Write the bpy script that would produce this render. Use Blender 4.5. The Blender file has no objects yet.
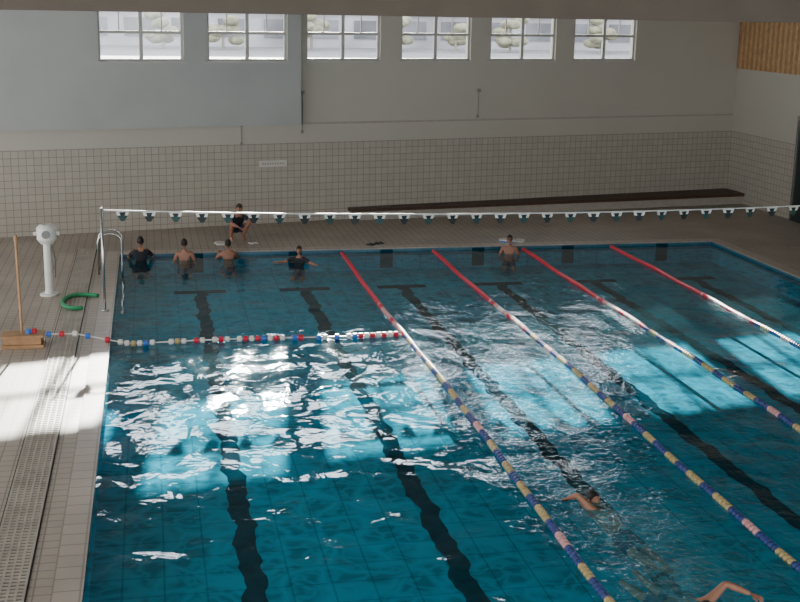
import bpy, math, random
from mathutils import Vector, Matrix
random.seed(4)
scene = bpy.context.scene
COL = scene.collection

# ------------------------------------------------------------ materials
def newmat(name):
    m = bpy.data.materials.new(name); m.use_nodes = True
    nt = m.node_tree; nt.nodes.clear()
    return m, nt, nt.nodes, nt.links
def pmat(name, col, rough=0.5, metal=0.0, noise=0.0, nscale=6.0, spec=0.5):
    m, nt, N, L = newmat(name)
    o = N.new('ShaderNodeOutputMaterial'); b = N.new('ShaderNodeBsdfPrincipled')
    b.inputs['Base Color'].default_value = (*col, 1); b.inputs['Roughness'].default_value = rough
    b.inputs['Metallic'].default_value = metal
    b.inputs['Specular IOR Level'].default_value = spec
    L.new(b.outputs[0], o.inputs[0])
    if noise > 0:
        tc = N.new('ShaderNodeTexCoord'); n = N.new('ShaderNodeTexNoise'); n.inputs['Scale'].default_value = nscale
        n.inputs['Detail'].default_value = 5
        mr = N.new('ShaderNodeMapRange'); mr.inputs['From Min'].default_value = .3; mr.inputs['From Max'].default_value = .7
        mr.inputs['To Min'].default_value = 1-noise; mr.inputs['To Max'].default_value = 1+noise
        vm = N.new('ShaderNodeVectorMath'); vm.operation = 'SCALE'; vm.inputs[0].default_value = col
        L.new(tc.outputs['Object'], n.inputs['Vector']); L.new(n.outputs['Fac'], mr.inputs['Value'])
        L.new(mr.outputs[0], vm.inputs['Scale']); L.new(vm.outputs[0], b.inputs['Base Color'])
    return m
def brick(N, L, vec, c1, c2, mortar, w, h, ms):
    t = N.new('ShaderNodeTexBrick'); t.offset = 0.0; t.squash = 1.0
    t.inputs['Scale'].default_value = 1.0
    t.inputs['Color1'].default_value = (*c1, 1); t.inputs['Color2'].default_value = (*c2, 1)
    t.inputs['Mortar'].default_value = (*mortar, 1); t.inputs['Mortar Size'].default_value = ms
    t.inputs['Brick Width'].default_value = w; t.inputs['Row Height'].default_value = h
    t.inputs['Mortar Smooth'].default_value = .1
    L.new(vec, t.inputs['Vector'])
    return t
def wallmat():
    m, nt, N, L = newmat('wall_paint_over_tile')
    o = N.new('ShaderNodeOutputMaterial'); b = N.new('ShaderNodeBsdfPrincipled'); L.new(b.outputs[0], o.inputs[0])
    b.inputs['Roughness'].default_value = .55
    tc = N.new('ShaderNodeTexCoord'); s = N.new('ShaderNodeSeparateXYZ'); L.new(tc.outputs['Object'], s.inputs[0])
    c = N.new('ShaderNodeCombineXYZ'); L.new(s.outputs['X'], c.inputs['X']); L.new(s.outputs['Z'], c.inputs['Y'])
    t = brick(N, L, c.outputs[0], (.39,.355,.295), (.36,.325,.27), (.21,.185,.155), .2, .2, .009)
    gt = N.new('ShaderNodeMath'); gt.operation = 'GREATER_THAN'; gt.inputs[1].default_value = 2.42
    L.new(s.outputs['Z'], gt.inputs[0])
    n = N.new('ShaderNodeTexNoise'); n.inputs['Scale'].default_value = .5; n.inputs['Detail'].default_value = 6
    L.new(tc.outputs['Object'], n.inputs['Vector'])
    r = N.new('ShaderNodeMix'); r.data_type = 'RGBA'; r.inputs[6].default_value = (.39,.365,.31,1); r.inputs[7].default_value = (.45,.425,.36,1)
    L.new(n.outputs['Fac'], r.inputs[0])
    mx = N.new('ShaderNodeMix'); mx.data_type = 'RGBA'
    L.new(gt.outputs[0], mx.inputs[0]); L.new(t.outputs['Color'], mx.inputs[6]); L.new(r.outputs[2], mx.inputs[7])
    L.new(mx.outputs[2], b.inputs['Base Color'])
    return m
def tilemat(name, c1, c2, mo, size, ms, rough=.35, noise=.25, nsc=.6, spec=.5):
    m, nt, N, L = newmat(name)
    o = N.new('ShaderNodeOutputMaterial'); b = N.new('ShaderNodeBsdfPrincipled'); L.new(b.outputs[0], o.inputs[0])
    b.inputs['Roughness'].default_value = rough; b.inputs['Specular IOR Level'].default_value = spec
    tc = N.new('ShaderNodeTexCoord')
    t = brick(N, L, tc.outputs['Object'], c1, c2, mo, size, size, ms)
    n = N.new('ShaderNodeTexNoise'); n.inputs['Scale'].default_value = nsc; n.inputs['Detail'].default_value = 6
    L.new(tc.outputs['Object'], n.inputs['Vector'])
    mr = N.new('ShaderNodeMapRange'); mr.inputs['From Min'].default_value = .3; mr.inputs['From Max'].default_value = .7
    mr.inputs['To Min'].default_value = 1-noise; mr.inputs['To Max'].default_value = 1.0
    L.new(n.outputs['Fac'], mr.inputs['Value'])
    vm = N.new('ShaderNodeVectorMath'); vm.operation = 'SCALE'
    L.new(t.outputs['Color'], vm.inputs[0]); L.new(mr.outputs[0], vm.inputs['Scale']); L.new(vm.outputs[0], b.inputs['Base Color'])
    return m
SWIM=[(5.8,13.45,.75,1.2),(5.75,11.9,.8,1.1)]   # churned water around the two swimmers (x,y,rx,ry)
def watermat():
    m, nt, N, L = newmat('pool_water')
    o = N.new('ShaderNodeOutputMaterial')
    tc = N.new('ShaderNodeTexCoord')
    def noise(scale, det, dist=0.0, stretch=(1,1,1)):
        mp = N.new('ShaderNodeMapping'); mp.inputs['Scale'].default_value = stretch
        L.new(tc.outputs['Object'], mp.inputs[0])
        n = N.new('ShaderNodeTexNoise'); n.inputs['Scale'].default_value = scale; n.inputs['Detail'].default_value = det
        n.inputs['Roughness'].default_value = .5
        n.inputs['Distortion'].default_value = dist; L.new(mp.outputs[0], n.inputs['Vector']); return n.outputs['Fac']
    def M2(op, a, v=0.0):
        x = N.new('ShaderNodeMath'); x.operation = op
        for i,q in enumerate((a,v)):
            if isinstance(q,(int,float)): x.inputs[i].default_value=q
            else: L.new(q,x.inputs[i])
        return x.outputs[0]
    big = M2('MULTIPLY', noise(.9, 1.5, .4, (1,.8,1)), .105)
    mid = M2('MULTIPLY', noise(3.0, 2.0, .6), .012)
    sp = N.new('ShaderNodeSeparateXYZ'); L.new(tc.outputs['Object'], sp.inputs[0])
    mask=None
    for (cx,cy,rx,ry) in SWIM:
        dx=M2('DIVIDE',M2('SUBTRACT',sp.outputs['X'],cx),rx); dy=M2('DIVIDE',M2('SUBTRACT',sp.outputs['Y'],cy),ry)
        d2=M2('ADD',M2('MULTIPLY',dx,dx),M2('MULTIPLY',dy,dy))
        gs=M2('EXPONENT',M2('MULTIPLY',d2,-1.0))
        mask = gs if mask is None else M2('MAXIMUM',mask,gs)
    mr = N.new('ShaderNodeMapRange'); mr.interpolation_type = 'SMOOTHSTEP'
    mr.inputs['From Min'].default_value = 3.6; mr.inputs['From Max'].default_value = 5.4
    mr.inputs['To Min'].default_value = .1; mr.inputs['To Max'].default_value = 1.0
    L.new(sp.outputs['X'], mr.inputs['Value'])
    amp = M2('ADD', mr.outputs[0], M2('MULTIPLY', mask, 2.2))
    fine = M2('MULTIPLY', M2('MULTIPLY', noise(8.0, 3.0, .8), .0115), amp)
    my = N.new('ShaderNodeMapRange'); my.interpolation_type = 'SMOOTHSTEP'
    my.inputs['From Min'].default_value = 20; my.inputs['From Max'].default_value = 29
    my.inputs['To Min'].default_value = 1.0; my.inputs['To Max'].default_value = .45
    L.new(sp.outputs['Y'], my.inputs['Value'])
    h = M2('MULTIPLY', M2('ADD', M2('ADD', big, mid), fine), my.outputs[0])
    bp = N.new('ShaderNodeBump'); bp.inputs['Strength'].default_value = 1.0; bp.inputs['Distance'].default_value = 1.0
    L.new(h, bp.inputs['Height'])
    g = N.new('ShaderNodeBsdfGlossy'); g.inputs['Roughness'].default_value = .04
    g.inputs['Color'].default_value = (.68,.74,.78,1); L.new(bp.outputs[0], g.inputs['Normal'])
    lw = N.new('ShaderNodeLayerWeight'); L.new(bp.outputs[0], lw.inputs['Normal']); lw.inputs['Blend'].default_value = .5
    fr = M2('ADD', M2('MULTIPLY', M2('POWER', lw.outputs['Facing'], 5.0), .98), .02)
    def caustic_net(scale, dist, wid):
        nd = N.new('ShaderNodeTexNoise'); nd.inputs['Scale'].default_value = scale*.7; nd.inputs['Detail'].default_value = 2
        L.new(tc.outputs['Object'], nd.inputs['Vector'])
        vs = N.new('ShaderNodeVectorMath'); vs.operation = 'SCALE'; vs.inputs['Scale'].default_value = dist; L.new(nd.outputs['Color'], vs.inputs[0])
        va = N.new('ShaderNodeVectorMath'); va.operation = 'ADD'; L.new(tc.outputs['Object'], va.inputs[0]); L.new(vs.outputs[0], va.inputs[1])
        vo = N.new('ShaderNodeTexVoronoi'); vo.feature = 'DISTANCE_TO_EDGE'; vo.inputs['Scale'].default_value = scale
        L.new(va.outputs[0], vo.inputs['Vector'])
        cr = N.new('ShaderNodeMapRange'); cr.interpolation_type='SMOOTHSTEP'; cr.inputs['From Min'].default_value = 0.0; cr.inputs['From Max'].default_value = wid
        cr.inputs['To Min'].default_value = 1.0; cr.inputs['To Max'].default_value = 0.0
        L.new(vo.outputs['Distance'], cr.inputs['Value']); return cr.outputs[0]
    nn = M2('MAXIMUM', caustic_net(1.5,1.2,.20), M2('MULTIPLY', caustic_net(3.4,.6,.22), .75))
    fac = M2('ADD', M2('MULTIPLY', nn, .42), .58)  # caustic light pattern put into the water's transmission colour
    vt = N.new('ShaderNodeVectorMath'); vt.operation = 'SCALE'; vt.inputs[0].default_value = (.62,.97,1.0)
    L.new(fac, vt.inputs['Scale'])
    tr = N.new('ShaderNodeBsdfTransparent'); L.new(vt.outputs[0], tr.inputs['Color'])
    df = N.new('ShaderNodeBsdfDiffuse'); df.inputs['Color'].default_value = (.10,.40,.50,1)
    fo = N.new('ShaderNodeMapRange'); fo.inputs['From Min'].default_value=.42; fo.inputs['From Max'].default_value=.66
    fo.inputs['To Min'].default_value=.35; fo.inputs['To Max'].default_value=1.0
    L.new(noise(6.0,5.0,1.0), fo.inputs['Value'])
    foam = M2('ADD', M2('MULTIPLY', M2('MULTIPLY', mask, fo.outputs[0]), .62), .045)
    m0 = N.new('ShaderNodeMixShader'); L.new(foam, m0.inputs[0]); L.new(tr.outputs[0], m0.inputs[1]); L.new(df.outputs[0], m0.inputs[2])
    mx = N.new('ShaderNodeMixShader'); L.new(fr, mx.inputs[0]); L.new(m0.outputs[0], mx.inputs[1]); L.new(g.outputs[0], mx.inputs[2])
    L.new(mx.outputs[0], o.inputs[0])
    return m
def glassmat():
    m, nt, N, L = newmat('window_glass')
    o = N.new('ShaderNodeOutputMaterial'); tr = N.new('ShaderNodeBsdfTransparent'); tr.inputs[0].default_value = (.93,.95,.95,1)
    g = N.new('ShaderNodeBsdfGlossy'); g.inputs['Roughness'].default_value = .02
    mx = N.new('ShaderNodeMixShader'); mx.inputs[0].default_value = .06
    L.new(tr.outputs[0], mx.inputs[1]); L.new(g.outputs[0], mx.inputs[2]); L.new(mx.outputs[0], o.inputs[0]); return m

M_wall = wallmat()
M_blue = pmat('blue_grey_wall', (.35,.36,.34), .6, noise=.06, nscale=.7)  # blue-grey tone of the upper left wall section
M_deck = tilemat('deck_tiles', (.44,.375,.31), (.41,.35,.29), (.23,.19,.16), .2, .010, rough=.5)
M_liner = tilemat('pool_liner_tiles', (.05,.41,.58), (.05,.43,.61), (.03,.30,.44), .5, .014, rough=.9, noise=.2, nsc=.35, spec=0)
M_band = pmat('waterline_tile', (.02,.12,.18), .3, noise=.1)
M_water = watermat(); M_glass = glassmat()
M_black = pmat('black_lane_tile', (.006,.042,.065), .9, spec=0)
M_ceil = pmat('ceiling_paint', (.22,.20,.17), .8, noise=.08, nscale=1)
M_beam = pmat('beam_paint', (.105,.085,.065), .8, noise=.1, nscale=2)
M_white = pmat('white_plastic', (.70,.69,.64), .35, noise=.05)
M_frame = pmat('window_frame_paint', (.42,.41,.37), .45, noise=.05)
M_plain = pmat('bench_render', (.33,.30,.25), .6, noise=.08)
M_steel = pmat('brushed_steel', (.55,.55,.55), .25, 1.0, noise=.08)
M_red = pmat('red_float', (.55,.012,.04), .35, noise=.06)
M_pink = pmat('faded_red_float', (.62,.32,.31), .4, noise=.1)
M_navy = pmat('blue_float', (.02,.045,.19), .35, noise=.06)
M_blu = pmat('bright_blue_float', (.03,.14,.5), .35, noise=.06)
M_cream = pmat('cream_float', (.45,.34,.15), .4, noise=.1)
M_cable = pmat('cable', (.1,.1,.1), .5, noise=.1)
M_wood = pmat('bench_wood', (.055,.026,.014), .5, noise=.3, nscale=8)
M_lwood = pmat('light_wood', (.36,.20,.09), .5, noise=.25, nscale=5)
M_dark = pmat('dark_door_paint', (.012,.02,.02), .5, noise=.2)
M_green = pmat('green_foam', (.01,.22,.08), .6, noise=.1)
M_skin = pmat('skin', (.30,.14,.085), .5, noise=.08, nscale=12)
M_hair = pmat('dark_hair', (.010,.007,.006), .6, noise=.2)
M_cloth = pmat('black_cloth', (.010,.011,.016), .8, noise=.2)
M_short = pmat('swim_shorts', (.02,.03,.09), .7, noise=.2)
M_lip = pmat('lip', (.3,.08,.07), .5, noise=.05)
M_grate = pmat('grate_plastic', (.36,.32,.27), .5, noise=.15, nscale=3)
M_chan = pmat('drain_channel', (.03,.03,.03), .7, noise=.2)

# ------------------------------------------------------------ mesh helpers
class MB:
    def __init__(s): s.v=[]; s.f=[]; s.m=[]
    def add(s, vs, fs, mi=0):
        o=len(s.v); s.v += [tuple(v) for v in vs]
        for k,f in enumerate(fs):
            s.f.append([i+o for i in f]); s.m.append(mi[k] if isinstance(mi,(list,tuple)) else mi)
    def box(s, x0,x1,y0,y1,z0,z1, mi=0, M=None):
        vs=[Vector(p) for p in [(x0,y0,z0),(x1,y0,z0),(x1,y1,z0),(x0,y1,z0),(x0,y0,z1),(x1,y0,z1),(x1,y1,z1),(x0,y1,z1)]]
        if M: vs=[M@v for v in vs]
        s.add(vs,[(3,2,1,0),(4,5,6,7),(0,1,5,4),(1,2,6,5),(2,3,7,6),(3,0,4,7)],mi)
    def prism(s,pts,z0,z1,mi=0):
        n=len(pts); s.add([(p[0],p[1],z0) for p in pts]+[(p[0],p[1],z1) for p in pts],
          [tuple(reversed(range(n))),tuple(range(n,2*n))]+[(i,(i+1)%n,(i+1)%n+n,i+n) for i in range(n)],mi)
    def prism_y(s,pts,y0,y1,mi=0):
        n=len(pts); s.add([(p[0],y0,p[1]) for p in pts]+[(p[0],y1,p[1]) for p in pts],
          [tuple(range(n)),tuple(reversed(range(n,2*n)))]+[(i,i+n,(i+1)%n+n,(i+1)%n) for i in range(n)],mi)
    def tube(s, path, radii, n=8, mi=0, cap=True, squash=1.0):
        path=[Vector(p) for p in path]
        if not isinstance(radii,(list,tuple)): radii=[radii]*len(path)
        rings=[]; up=None
        for i,p in enumerate(path):
            d=(path[min(i+1,len(path)-1)]-path[max(i-1,0)]).normalized()
            if up is None:
                up = Vector((0,0,1)) if abs(d.z)<.9 else Vector((1,0,0))
            a=d.cross(up).normalized(); b=a.cross(d).normalized(); up=b
            rings.append([p+(a*math.cos(t)+b*math.sin(t)*squash)*radii[i] for t in [2*math.pi*k/n for k in range(n)]])
        vs=[v for r in rings for v in r]; fs=[]
        for i in range(len(path)-1):
            for k in range(n):
                fs.append((i*n+k,i*n+(k+1)%n,(i+1)*n+(k+1)%n,(i+1)*n+k))
        if cap:
            fs.append(tuple(reversed(range(n)))); fs.append(tuple((len(path)-1)*n+k for k in range(n)))
        s.add(vs,fs,mi)
    def ell(s, c, r, mi=0, M=None, nu=14, nv=10, fn=None, keep=None):
        vs=[];fs=[]
        for j in range(nv+1):
            ph=math.pi*j/nv
            for i in range(nu):
                th=2*math.pi*i/nu
                vs.append(Vector((math.sin(ph)*math.cos(th),math.sin(ph)*math.sin(th),math.cos(ph))))
        for j in range(nv):
            for i in range(nu):
                q=(j*nu+i,(j+1)*nu+i,(j+1)*nu+(i+1)%nu,j*nu+(i+1)%nu)
                if keep:
                    cc=(vs[q[0]]+vs[q[1]]+vs[q[2]]+vs[q[3]])/4
                    if not keep(cc): continue
                fs.append(q)
        out=[]
        for v in vs:
            w = fn(v) if fn else v
            p=Vector((w[0]*r[0]+c[0], w[1]*r[1]+c[1], w[2]*r[2]+c[2]))
            out.append(M@p if M else p)
        s.add(out,fs,mi)
    def obj(s, name, mats, smooth=False, loc=(0,0,0), rz=0.0, bevel=0.0, parent=None):
        me=bpy.data.meshes.new(name); me.from_pydata(s.v,[],s.f); me.update()
        for m in mats: me.materials.append(m)
        for p,mi in zip(me.polygons,s.m): p.material_index=mi; p.use_smooth=smooth
        ob=bpy.data.objects.new(name,me); COL.objects.link(ob); ob.location=loc; ob.rotation_euler=(0,0,rz)
        if bevel>0:
            b=ob.modifiers.new('bevel','BEVEL'); b.width=bevel; b.segments=2; b.limit_method='ANGLE'
        if parent: ob.parent=parent
        return ob

# ------------------------------------------------------------ camera
R=Vector((.9801,-.1975,.0172)); F=Vector((.1960,.9525,-.2332)).normalized()
R=(R-F*R.dot(F)).normalized(); U=R.cross(F)
cam=bpy.data.cameras.new('camera'); cam.sensor_width=36; cam.lens=54.9; cam.clip_end=1500
co=bpy.data.objects.new('camera',cam); COL.objects.link(co)
mw=Matrix.Identity(4)
for i in range(3): mw[i][0]=R[i]; mw[i][1]=U[i]; mw[i][2]=-F[i]
mw[2][3]=6.31
co.matrix_world=mw; scene.camera=co

# ------------------------------------------------------------ room
PX0,PX1,PY0,PY1=-.90,15.44,6.4,31.42
DZ=.07; BZ=-.5
SL=.21; ANG=math.atan(SL); CA=math.cos(ANG); WY=34.96; CX=19.6
WO=(0,WY,0)
def wall_pt(s,y,z):
    return Vector((s*CA-y*math.sin(ANG), WY+s*math.sin(ANG)+y*CA, z))
b=MB()
b.box(-9,PX0,-3,42,-.7,DZ); b.box(PX1,CX,-3,42,-.7,DZ)
b.box(PX0,PX1,-3,PY0,-.7,DZ); b.box(PX0,PX1,PY1,42,-.7,DZ)
b.obj('floor',[M_deck])
b=MB()
b.add([(PX0,PY0,BZ),(PX1,PY0,BZ),(PX1,PY1,BZ),(PX0,PY1,BZ)],[(0,1,2,3)])
for z0,z1,mi in ((BZ,-.12,0),(-.12,DZ-.01,1)):
    b.box(PX0,PX0+.02,PY0,PY1,z0,z1,mi); b.box(PX1-.02,PX1,PY0,PY1,z0,z1,mi)
    b.box(PX0+.02,PX1-.02,PY0,PY0+.02,z0,z1,mi); b.box(PX0+.02,PX1-.02,PY1-.02,PY1,z0,z1,mi)
b.obj('pool_basin',[M_liner,M_band])
b=MB()
b.add([(PX0+.02,PY0+.02,0),(PX1-.02,PY0+.02,0),(PX1-.02,PY1-.02,0),(PX0+.02,PY1-.02,0)],[(0,1,2,3)])
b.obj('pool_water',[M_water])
b=MB()
b.box(PX0-.3,PX0+.03,PY0-.3,PY1+.3,DZ,DZ+.025); b.box(PX1-.03,PX1+.3,PY0-.3,PY1+.3,DZ,DZ+.025)
b.box(PX0+.03,PX1-.03,PY1-.03,PY1+.3,DZ,DZ+.025); b.box(PX0+.03,PX1-.03,PY0-.3,PY0+.03,DZ,DZ+.025)
M_cop=tilemat('coping_tiles',(.47,.40,.335),(.44,.375,.315),(.27,.23,.2),.3,.012)
b.obj('pool_coping',[M_cop])
lanes=[1.06,3.62,6.07,8.6,11.15,13.9]
for lx in lanes:
    b=MB(); n=150; y0=8.4; y1=29.25
    ph=random.random()*6
    vs=[]
    for i in range(n+1):
        y=y0+(y1-y0)*i/n
        w=.03*math.sin(y*4.1+ph)+.025*math.sin(y*7.3+ph*2)+.015*math.sin(y*17+ph*3)  # refraction wobble of rippled water built into the line's shape
        vs+= [(lx-.14+w,y,BZ+.004),(lx+.14+w*.7+.02*math.sin(y*11+ph),y,BZ+.004)]
    b.add(vs,[(2*i,2*i+1,2*i+3,2*i+2) for i in range(n)])
    b.add([(lx-.62,29.15,BZ+.005),(lx+.62,29.15,BZ+.005),(lx+.62,29.5,BZ+.005),(lx-.62,29.5,BZ+.005)],[(0,1,2,3)])
    b.box(lx-.17,lx+.17,PY1-.03,PY1-.021,BZ+.05,DZ-.02)
    b.obj('lane_marking',[M_black])

HW=1.165; ZS,ZT,ZC=4.78,6.36,7.4
wins=[-.245+2.994*k for k in range(6)]
b=MB()
SB=4.32
b.box(-14,SB,0,.35,-.7,2.97,0)
b.box(SB,20.3,0,.35,-.7,ZS,0)
def strip(s0,s1,ws,y0,y1,z0,zb,mi):
    if zb>z0: b.box(s0,s1,y0,y1,z0,zb,mi)
    b.box(s0,s1,y0,y1,ZT,ZC,mi)
    c=s0
    for w in ws:
        b.box(c,w-HW,y0,y1,zb,ZT,mi); c=w+HW
    b.box(c,s1,y0,y1,zb,ZT,mi)
strip(-14,SB,wins[:2],-.3,.0,2.97,ZS,1)
strip(SB,20.3,wins[2:],0,.35,ZS,ZS,0)
b.obj('wall_far',[M_wall,M_blue],loc=WO,rz=ANG)
b=MB(); b.box(SB,20.0,-.03,0,2.95,3.0); b.obj('trim_1',[M_plain],loc=WO,rz=ANG)
for k,w in enumerate(wins):
    y=-.30 if k<2 else 0
    b=MB(); y0=y+.08; y1=y+.15
    t=.07
    b.box(w-HW,w-HW+t,y0,y1,ZS,ZT); b.box(w+HW-t,w+HW,y0,y1,ZS,ZT)
    b.box(w-HW+t,w+HW-t,y0,y1,ZS,ZS+t); b.box(w-HW+t,w+HW-t,y0,y1,ZT-t,ZT)
    b.box(w-.05,w+.05,y0-.01,y1,ZS+t,ZT-t)
    b.box(w-HW+t,w-.05,y0,y1,5.52,5.60); b.box(w+.05,w+HW-t,y0,y1,5.52,5.60)
    for a in (-1,1):
        c=w+a*.58
        b.box(c-.014,c+.014,y0+.02,y1-.01,5.60,ZT-t)
    b.box(w-HW+t,w+HW-t,y0+.03,y0+.036,ZS+t,ZT-t,1)
    b.box(w-HW-.04,w+HW+.04,y-.05,y+.08,ZS-.045,ZS,0)
    b.obj('window_%d'%(k+1),[M_frame,M_glass],loc=WO,rz=ANG)
b=MB()
L0=39.3
b.box(0,42,-.0,.3,-.7,ZC,0)
b.obj('wall_right',[M_wall],loc=(CX,L0,0),rz=-math.pi/2)
b=MB()
n=0; y=39.0
while y>20:
    b.box(CX-.05,CX-.002,y-.13,y,4.53,ZC-.02,n%2); y-=.16; n+=1
b.box(CX-.03,CX-.001,19.9,39.05,4.53,ZC-.02,2)
b.obj('wood_cladding',[M_lwood,pmat('wood_slats',(.52,.32,.15),.5,noise=.2),M_wood],bevel=0)
b=MB(); b.box(CX-.08,CX-.004,32.5,34.5,DZ,3.2,0); b.box(CX-.1,CX-.08,33.47,33.53,DZ,3.1,1); b.box(CX-.1,CX-.004,34.5,34.6,DZ,3.3,1); b.box(CX-.1,CX-.004,32.4,32.5,DZ,3.3,1)
b.box(CX-.15,CX-.1,33.3,33.34,.9,1.4,1)
b.obj('door_1',[M_dark,M_steel])
b=MB(); P1=wall_pt(-13,.34,0); P2=wall_pt(20.25,.34,0)
b.prism([(P1.x,-6),(P2.x,-6),(P2.x,P2.y),(P1.x,P1.y)],ZC,ZC+.25); b.obj('ceiling',[M_ceil])
b=MB(); b.box(-12,CX-.01,16.0,16.5,6.21,ZC-.002); b.obj('ceiling_beam',[M_beam])

b=MB()
A=wall_pt(6.0,-.35,0);B=wall_pt(19.95,-1.15,0);C=wall_pt(19.95,-.01,0);D=wall_pt(6.0,-.01,0)
b.prism([A,B,C,D],DZ,.33,0)
A=wall_pt(5.9,-.40,0);B=wall_pt(19.9,-1.25,0);C=wall_pt(19.9,-.012,0);D=wall_pt(5.9,-.012,0)
b.prism([A,B,C,D],.33,.43,1)
b.obj('wall_bench',[M_plain,M_wood])

M_sgn=pmat('sign_text_grey',(.30,.29,.27),.6,noise=.1); M_sgp=pmat('sign_plate',(.52,.50,.45),.5,noise=.05)
b=MB(); b.box(-.42,.42,-.02,-.002,-.09,.09,0); 
for k in range(9):
    b.box(-.34+k*.077,-.29+k*.077,-.023,-.02,-.03,.03,1)
p=wall_pt(3.55,0,1.83); b.obj('wall_sign',[M_sgp,M_sgn],loc=p,rz=ANG)
M_cond=pmat('conduit_grey',(.22,.21,.19),.5,noise=.1)
for s,z0,z1,yy in ((4.45,2.75,3.85,0),(10.2,3.1,3.85,0),(2.6,2.45,2.95,0)):
    b=MB(); b.tube([(0,-.03,z0),(0,-.03,z1)],.014,8); b.box(-.05,.05,-.09,-.002,z1-.02,z1+.08); b.box(-.04,.04,-.04,-.002,z0-.06,z0+.03)
    b.obj('wall_conduit',[M_cond],loc=wall_pt(s,0,0),rz=ANG)

# ------------------------------------------------------------ lane ropes
def lane_rope(x):
    b=MB(); y=PY1-.15; i=0
    pha=random.random()*6
    pts=[]
    while y>PY0+.3:
        xx=x+.035*math.sin(y*.45+pha); d=PY1-y
        if d<5.9: mi=0
        elif d<8.6: mi=[0,1,1,1][int(d/.3)%4] if x<6 else [0,1,4,1][int(d/.3)%4]
        else: mi=2 if int(d/.42)%2==0 else 3
        if d>8.6 and int(d/.42)%10==3: mi=1
        z=.012+.01*math.sin(y*2+pha)
        b.tube([(xx,y,z),(xx,y-.012,z),(xx,y-.062,z),(xx,y-.074,z)],[.034,.052,.052,.034],10,mi)
        pts.append((xx,y-.037,z)); y-=.095
    pts=[(x,PY1-.035,.02)]+pts
    b.tube(pts,.008,6,5)
    return b.obj('lane_rope',[M_red,M_pink,M_navy,M_cream,M_white,M_cable],smooth=False)
for x in (4.82,7.32,9.83,12.35): lane_rope(x)

b=MB(); x=-1.98; YL=22.85; pts=[]
seq='b.r.w.b..r.wwcwbw..wcw.rw.wrw.wrwrbwrw.br..bw.b.wbrwrwrwrw'
i=0
while x<4.72:
    z=.05 if x>-.5 else .05+(min(1,( -.5-x)/1.0))*.24
    c=seq[i%len(seq)]; yy=YL+.05*math.sin(x*1.3)
    if c!='.':
        mi={'b':2,'r':0,'w':1,'c':3}[c]
        b.tube([(x-.05,yy,z),(x-.035,yy,z),(x+.035,yy,z),(x+.05,yy,z)],[.03,.055,.055,.03],10,mi)
    pts.append((x,yy,z)); x+=.118; i+=1
pts.append((4.75,YL,.03))
b.tube(pts,.012,6,1)
b.obj('float_line',[M_red,M_white,M_blu,M_cream,M_cable])

# ------------------------------------------------------------ flags
FY=25.3; FX0=-1.04
def rz_(x): 
    u=(x-FX0)/(15.85-FX0); return 2.21-.10*u-.62*u*(1-u)
b=MB(); b.tube([(x,FY,rz_(x)) for x in [FX0+.05+(15.75-FX0)*i/60 for i in range(61)]],.015,6,0)
x=-.62;i=0
while x<15.6:
    z=rz_(x)-.005; w=.135; h=.21; a=random.uniform(-.25,.25); 
    def P(dx,dz,dy=0): return (x+dx*math.cos(a), FY+dx*math.sin(a)+dy, z+dz)
    b.add([P(-w,0),P(w,0),P(w*.8,-h*.45),P(-w*.8,-h*.45)],[(3,2,1,0)],1)
    b.add([P(-w*.8,-h*.45),P(w*.8,-h*.45),P(w*.25,-h),P(-w*.25,-h)],[(3,2,1,0)],2 if i%2 else 3)
    b.add([P(-w*.5,-h*.12,-.004),P(w*.5,-h*.12,-.004),P(w*.3,-h*.45,-.004),P(-w*.3,-h*.45,-.004)],[(3,2,1,0)],2)
    x+=.535; i+=1
b.obj('backstroke_flag_line',[M_white,M_white,pmat('flag_black',(.015,.02,.02),.7,noise=.1),pmat('flag_teal',(.02,.06,.055),.7,noise=.1)])
for px in (FX0,15.85):
    b=MB(); zb=DZ+.025; b.tube([(px,FY,zb),(px,FY,2.25)],.026,12); b.tube([(px,FY,zb),(px,FY,zb+.03)],.08,16); b.ell((px,FY,2.25),(.032,.032,.032))
    b.obj('flag_post',[M_steel],smooth=True)

# ------------------------------------------------------------ left deck things
b=MB(); GX0,GX1=-1.96,-1.46
b.box(GX0,GX1,PY0,PY1+.8,DZ-.0,DZ+.004,1)
y=PY0
while y<PY1+.8:
    b.box(GX0+.02,GX1-.02,y,y+.042,DZ+.004,DZ+.02,0); y+=.085
for k in range(6):
    xx=GX0+.02+k*(GX1-GX0-.064)/5; b.box(xx,xx+.024,PY0,PY1+.8,DZ+.004,DZ+.022,0)
b.obj('drain_grate',[M_grate,M_chan])
b=MB(); b.box(-.38,.38,-.22,.22,0,.07,0); b.box(-.33,.33,-.18,.18,.07,.2,0); b.box(-.38,.38,-.22,.22,.2,.25,0)
b.tube([(-.02,0,.25),(-.04,0,2.02)],.026,10,0); b.tube([(-.04,0,2.0),(-.04,0,2.1)],[.04,.03],10,0)
b.tube([(.2,0,.25),(.2,0,.33)],.05,10,1); b.tube([(.1,-.05,.25),(.1,-.05,.34)],.05,10,3)
b.obj('wooden_line_anchor',[M_lwood,M_red,M_cable,M_blu],loc=(-2.44,22.85,DZ),bevel=.008)
b=MB(); b.tube([(0,0,0),(0,0,.05)],.2,20,0); b.tube([(0,0,.05),(0,0,.12),(0,0,1.2)],[.11,.085,.085],16,0)
b.tube([(0,.0,1.15),(0,0,1.25),(0,0,1.5),(0,0,1.57)],[.13,.21,.21,.14],20,0)
b.tube([(0,-.2,1.38),(0,-.235,1.38)],.09,16,1); b.tube([(-.2,0,1.38),(-.27,0,1.36)],.04,12,0); b.tube([(.2,0,1.38),(.27,0,1.36)],.04,12,0)
b.tube([(.1,-.02,1.1),(.16,-.05,.8),(.14,-.05,.4)],.018,8,2)
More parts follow.
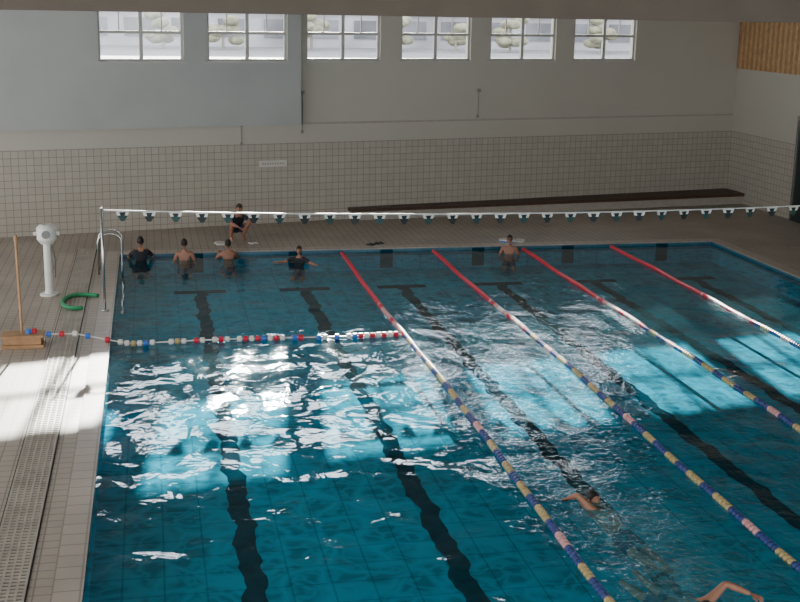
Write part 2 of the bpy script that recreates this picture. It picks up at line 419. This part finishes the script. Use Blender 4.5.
b.obj('pool_lift_post',[M_white,pmat('grey_panel',(.2,.2,.2),.4,noise=.1),M_cable],smooth=False,loc=(-2.28,27.0,DZ),bevel=.01)
b=MB(); pts=[]
for i in range(30):
    t=math.radians(50+ 240*i/29); pts.append((.32*math.cos(t)+ (.18 if i<6 else 0)*(6-i)/6, .62*math.sin(t), .048))
b.tube(pts,.045,12,0); b.obj('pool_noodle',[M_green],smooth=True,loc=(-1.62,26.05,DZ+.022))
b=MB()
for yy in (29.0,29.55):
    pts=[(-1.3,yy,DZ)]
    for i in range(11):
        t=math.pi*(1-i/10); pts.append((-1.03+.27*math.cos(t),yy,.85+.2*math.sin(t)))
    pts+= [(-.76,yy,.3),(-.76,yy,-.42)]
    b.tube(pts,.022,10)
for z in (-.35,-.12): b.box(-.80,-.72,29.0,29.55,z,z+.025)
b.obj('pool_ladder',[M_steel],smooth=True)

def board(loc,rz,m):
    b=MB(); n=20; pts=[]
    for i in range(n):
        t=math.pi*i/(n-1); pts.append((.14*math.cos(t),.12+.12*math.sin(t)))
    pts+= [(-.14,-.2),(.14,-.2)]
    b.prism(pts,0,.035)
    return b.obj('kickboard',[m],loc=loc,rz=rz,bevel=.006)
board((9.55,32.0,DZ),.3,M_blu); board((9.95,32.05,DZ),-.5,M_white); board((9.6,32.02,DZ+.036),1.2,M_white)
board((1.75,32.55,DZ),.2,M_white)
def sandal(loc,rz,m,nm='flip_flop'):
    b=MB()
    for dx in (-.07,.07):
        b.ell((dx,0,.018),(.048,.135,.018),0); b.tube([(dx-.04,.01,.025),(dx,.07,.055),(dx+.04,.01,.025)],.01,6,1)
    b.obj(nm,[m,M_cable],loc=loc,rz=rz,smooth=True)
sandal((5.75,31.95,DZ),1.1,M_cloth); sandal((6.0,32.1,DZ),.4,M_cloth); sandal((2.62,32.5,DZ),.5,M_white)

# ------------------------------------------------------------ people
def skin_mesh(V,E,Rr,root=0,sub=2):
    me=bpy.data.meshes.new('tmp'); me.from_pydata(V,E,[]); ob=bpy.data.objects.new('tmp',me); COL.objects.link(ob)
    sk=ob.modifiers.new('s','SKIN'); 
    for i,r in enumerate(Rr):
        d=me.skin_vertices[0].data[i]; d.radius=(r,r) if not isinstance(r,tuple) else r; d.use_root=(i==root)
    sk.use_smooth_shade=True; sk.branch_smoothing=.4
    ss=ob.modifiers.new('u','SUBSURF'); ss.levels=sub; ss.render_levels=sub
    dg=bpy.context.evaluated_depsgraph_get(); ev=ob.evaluated_get(dg); m2=ev.to_mesh()
    vs=[v.co.copy() for v in m2.vertices]; fs=[tuple(p.vertices) for p in m2.polygons]
    ev.to_mesh_clear(); bpy.data.objects.remove(ob); bpy.data.meshes.remove(me)
    return vs,fs
def frame(o,f,u):
    f=Vector(f).normalized(); r=f.cross(Vector(u)).normalized(); u=r.cross(f)
    M=Matrix.Identity(4)
    for i in range(3): M[i][0]=r[i]; M[i][1]=f[i]; M[i][2]=u[i]; M[i][3]=o[i]
    return M
def hand(b,w,d,n,side):
    M=frame(w,d,n)
    b.ell((0,.045,0),(.04,.055,.016),0,M,12,8)
    for k,(ox,ln) in enumerate(((-.03,.072),(-.010,.082),(.011,.076),(.030,.06))):
        p=[Vector((ox,.07,0))]; a=.12+.03*k
        for seg,fr in enumerate((.45,.32,.23)):
            p.append(p[-1]+Vector((ox*.08,math.cos(a)*ln*fr,-math.sin(a)*ln*fr))); a+=.35
        b.tube([M@q for q in p],[.0095,.009,.008,.006],7,0)
    s=1 if side=='R' else -1
    s=-s
    p=[Vector((.025*s,.02,-.002)),Vector((.052*s,.045,-.012)),Vector((.062*s,.075,-.02)),Vector((.060*s,.095,-.026))]
    b.tube([M@q for q in p],[.012,.011,.0095,.007],7,0)
def head(b,c,f,u,cap=False,goggles=False,sc=1.0):
    M=frame(c,f,u)@Matrix.Scale(sc,4)
    def sh(v):
        k=1-.28*max(0,-v.z)**1.3
        return Vector((v.x*k, v.y*(1-.12*max(0,-v.z) if v.y>0 else 1-.25*max(0,-v.z)) , v.z))
    b.ell((0,0,0),(.077,.097,.118),0,M,20,16,fn=sh)
    hk=(lambda v:(v.z>.35 or (v.y<.15 and v.z>-.45)))
    b.ell((0,-.004,.004),(.083,.104,.125),1,M,20,16,fn=sh,keep=hk)
    b.ell((0,.098,-.012),(.012,.02,.024),0,M,8,6)
    for s in (-1,1):
        b.ell((s*.078,-.002,-.008),(.012,.02,.032),0,M,8,6)
        b.ell((s*.031,.084,.014),(.019,.012,.010) if not goggles else (.025,.018,.016),1,M,8,6)
        b.ell((s*.031,.087,.036),(.02,.008,.005),1,M,8,5)
    b.ell((0,.084,-.058),(.024,.010,.007),4,M,8,5)
    b.ell((0,.068,-.1),(.022,.02,.016),0,M,8,6)
def person(name,pose,loc,rz,mats,region,goggles=False,hd=None,face=None,sc=1.0,palm=None):
    j={k:Vector(v) for k,v in pose.items()}
    V=[];E=[];Rr=[];idx={}
    def add(n,p,r,par=None):
        idx[n]=len(V); V.append(p); Rr.append(r)
        if par: E.append((idx[par],idx[n]))
    add('pelvis',j['pelvis'],.125)
    add('waist',j['waist'],.118,'pelvis'); add('chest',j['chest'],.145,'waist'); add('nb',j['nb'],.075,'chest'); add('nt',j['nt'],.056,'nb')
    for s in 'LR':
        g=lambda k: j[k+s]
        add('sh'+s,g('sh'),.072,'chest'); add('ua'+s,(g('sh')*.45+g('el')*.55),.053,'sh'+s); add('el'+s,g('el'),.043,'ua'+s)
        add('fa'+s,(g('el')*.6+g('wr')*.4),.043,'el'+s); add('wr'+s,g('wr'),.027,'fa'+s)
        add('hp'+s,g('hp'),.1,'pelvis'); add('th'+s,(g('hp')*.5+g('kn')*.5),.085,'hp'+s); add('kn'+s,g('kn'),.06,'th'+s)
        add('ca'+s,(g('kn')*.65+g('an')*.35),.058,'kn'+s); add('an'+s,g('an'),.038,'ca'+s); add('to'+s,g('to'),.032,'an'+s)
    vs,fs=skin_mesh(V,E,Rr)
    b=MB(); mi=[]
    segs=[(a,c) for a,c in E]; inv={v:k for k,v in idx.items()}
    for f in fs:
        c=sum((vs[i] for i in f),Vector())/len(f)
        best=None;bd=1e9
        for (a,e) in segs:
            p,q=Vector(V[a]),Vector(V[e]); t=max(0,min(1,(c-p).dot(q-p)/max(1e-6,(q-p).length_squared))); d=(c-(p+(q-p)*t)).length
            d/= ((Rr[a]+Rr[e])/2)
            if d<bd: bd=d; best=(inv[a],inv[e],t)
        mi.append(region(best))
    b.add(vs,fs,mi)
    hf=Vector(face) if face else Vector((0,1,0)); hu=Vector(hd) if hd else Vector((0,0,1))
    head(b,j['head'],hf,hu,goggles=goggles)
    for s in 'LR':
        d=(j['wr'+s]-j['el'+s]).normalized()
        n=Vector((0,0,1)) if abs(d.z)<.85 else Vector((0,1,0))
        hand(b,j['wr'+s],d,n,s)
    ob=b.obj(name,mats,smooth=True,loc=loc,rz=rz); ob.scale=(sc,sc,sc)
    return ob
def mirror(p):
    o={}
    for k,v in p.items():
        if k.endswith('*'):
            o[k[:-1]+'R']=v; o[k[:-1]+'L']=(-v[0],v[1],v[2])
        else: o[k]=v
    return o
base=dict(pelvis=(0,0,.25),waist=(0,.02,.41),chest=(0,.03,.57),nb=(0,.03,.71),nt=(0,.045,.79),head=(0,.055,.91))
legs={'hp*':(.1,.03,.23),'kn*':(.15,.36,.09),'an*':(.11,-.1,.06),'to*':(.11,-.22,.05)}
arms_edge={'sh*':(.175,.03,.665),'el*':(.29,.17,.50),'wr*':(.2,.36,.61)}
arms_down={'sh*':(.175,.03,.665),'el*':(.27,.03,.41),'wr*':(.22,.24,.38)}
arms_wide={'sh*':(.175,.05,.655),'el*':(.40,.14,.56),'wr*':(.56,.32,.58)}
P_edge=mirror({**base,**legs,**arms_edge}); P_down=mirror({**base,**legs,**arms_down}); P_wide=mirror({**base,**legs,**arms_wide})
P_squat=mirror({'pelvis':(0,-.15,.24),'waist':(0,-.08,.39),'chest':(0,.05,.53),'nb':(0,.12,.66),'nt':(0,.15,.73),'head':(0,.19,.84),
 'hp*':(.1,-.12,.24),'kn*':(.21,.24,.47),'an*':(.15,-.03,.10),'to*':(.17,.17,.035),'sh*':(.175,.07,.62),'el*':(.25,.29,.50),'wr*':(.1,.44,.42)})
def reg_bare(bst):
    a,e,t=bst
    if a=='pelvis' and (e.startswith('hp') or (e=='waist' and t<.35)): return 3
    if a.startswith('hp'): return 3
    return 0
def reg_shirt(bst):
    a,e,t=bst
    if a in('waist',) or e in ('waist','chest'): return 2
    if a=='chest' and (e!='nb' or t<.8): return 2
    if a.startswith('sh'): return 2
    return reg_bare(bst)
def reg_cloth(bst):
    a,e,t=bst
    if a.startswith('th') and t<.5: return 3
    return reg_shirt(bst)
PM=[M_skin,M_hair,M_cloth,M_short,M_lip]
wz=BZ+.012
person('person_in_water',P_edge,(-.34,30.95,wz),.05,PM,reg_shirt,sc=1.06)
person('person_in_water',P_down,(.74,30.85,wz),-.1,PM,reg_bare)
person('person_in_water',P_edge,(1.85,30.9,wz),.1,PM,reg_bare,sc=.95)
person('person_in_water',P_wide,(3.6,30.2,wz),2.7,PM,reg_shirt,sc=.9)
person('person_in_water',P_down,(9.28,30.75,wz),math.pi-.3,PM,reg_bare,goggles=True,sc=.97)
person('squatting_man',P_squat,(2.22,32.95,DZ),math.pi+.25,PM,reg_cloth,face=(0,1,-.25),sc=1.1)
P_sw={'pelvis':(0,-.53,-.28),'waist':(0,-.37,-.24),'chest':(0,-.2,-.18),'nb':(0,-.05,-.10),'nt':(0,.03,-.06),'head':(.0,.14,.0),
 'shL':(-.18,-.09,-.05),'elL':(-.35,.02,.16),'wrL':(-.33,.25,.03),'shR':(.17,-.05,-.17),'elR':(.19,.22,-.2),'wrR':(.16,.47,-.25),
 'hpL':(-.1,-.58,-.3),'knL':(-.1,-.98,-.34),'anL':(-.09,-1.38,-.32),'toL':(-.08,-1.5,-.3),
 'hpR':(.1,-.58,-.3),'knR':(.11,-.98,-.36),'anR':(.1,-1.36,-.40),'toR':(.1,-1.48,-.42)}
person('swimmer',P_sw,(5.66,14.2,.01),.28,PM,reg_bare,face=(0,.35,-1),hd=(0,1,.3))
P_sw2=dict(P_sw); P_sw2['elL']=(-.42,-.12,.12); P_sw2['wrL']=(-.62,.08,.06)
person('swimmer',P_sw2,(5.72,11.3,.03),math.pi+.15,PM,reg_bare,face=(0,.35,-1),hd=(0,1,.3))

# ------------------------------------------------------------ outdoors
b=MB(); b.box(-120,220,42,420,2.6,2.8); b.obj('street_ground',[pmat('asphalt',(.24,.24,.26),.8,noise=.15,nscale=.3)])
b=MB()
b.box(-60,120,110,125,2.8,11,0)
for i in range(45):
    x=-58+i*4; b.box(x,x+2.6,109.9,110.0,3.6,5.2,1); b.box(x,x+2.6,109.9,110.0,7.2,8.6,1)
b.box(-60,120,109.6,110,5.75,6.15,2)
b.obj('office_building',[pmat('facade',(.52,.50,.54),.8,noise=.35,nscale=.15),pmat('facade_glass',(.20,.20,.23),.2,noise=.4,nscale=.3),M_frame])
random.seed(9)
for i in range(12):
    b=MB(); b.tube([(0,0,0),(0,0,1.6),(.1,0,2.4)],[.12,.09,.06],8,0)
    for k in range(9):
        b.ell((random.uniform(-1.1,1.1),random.uniform(-.6,.6),1.2+random.uniform(-.5,1.6)),(.7,.6,.4),1,None,9,7)
    b.obj('street_tree',[M_plain,pmat('tree_leaves',(.32,.31,.22),.8,noise=.4,nscale=2)],loc=(-14+i*6.3+random.random()*3,103,2.8))

# ------------------------------------------------------------ light
SUN=Vector((1.6,14.9,5.5)).normalized()
w=bpy.data.worlds.new('world'); scene.world=w; w.use_nodes=True
nt=w.node_tree; N=nt.nodes; L=nt.links; bg=N['Background']; bg.inputs[0].default_value=(.95,.97,1.0,1)
tc=N.new('ShaderNodeTexCoord'); dp=N.new('ShaderNodeVectorMath'); dp.operation='DOT_PRODUCT'; dp.inputs[1].default_value=SUN
L.new(tc.outputs['Generated'],dp.inputs[0])
def mm(op,a,v):
    x=N.new('ShaderNodeMath'); x.operation=op; L.new(a,x.inputs[0]); x.inputs[1].default_value=v; return x.outputs[0]
g=mm('ADD',mm('MULTIPLY',mm('POWER',mm('MAXIMUM',dp.outputs['Value'],0.0),16.0),18.0),4.2)
L.new(g,bg.inputs[1])
sd=bpy.data.lights.new('sun','SUN'); sd.energy=46; sd.angle=.012; sd.color=(1,.94,.86)
so=bpy.data.objects.new('sun',sd); COL.objects.link(so)
so.rotation_euler=(-SUN).to_track_quat('-Z','Y').to_euler(); so.location=(5,60,20)
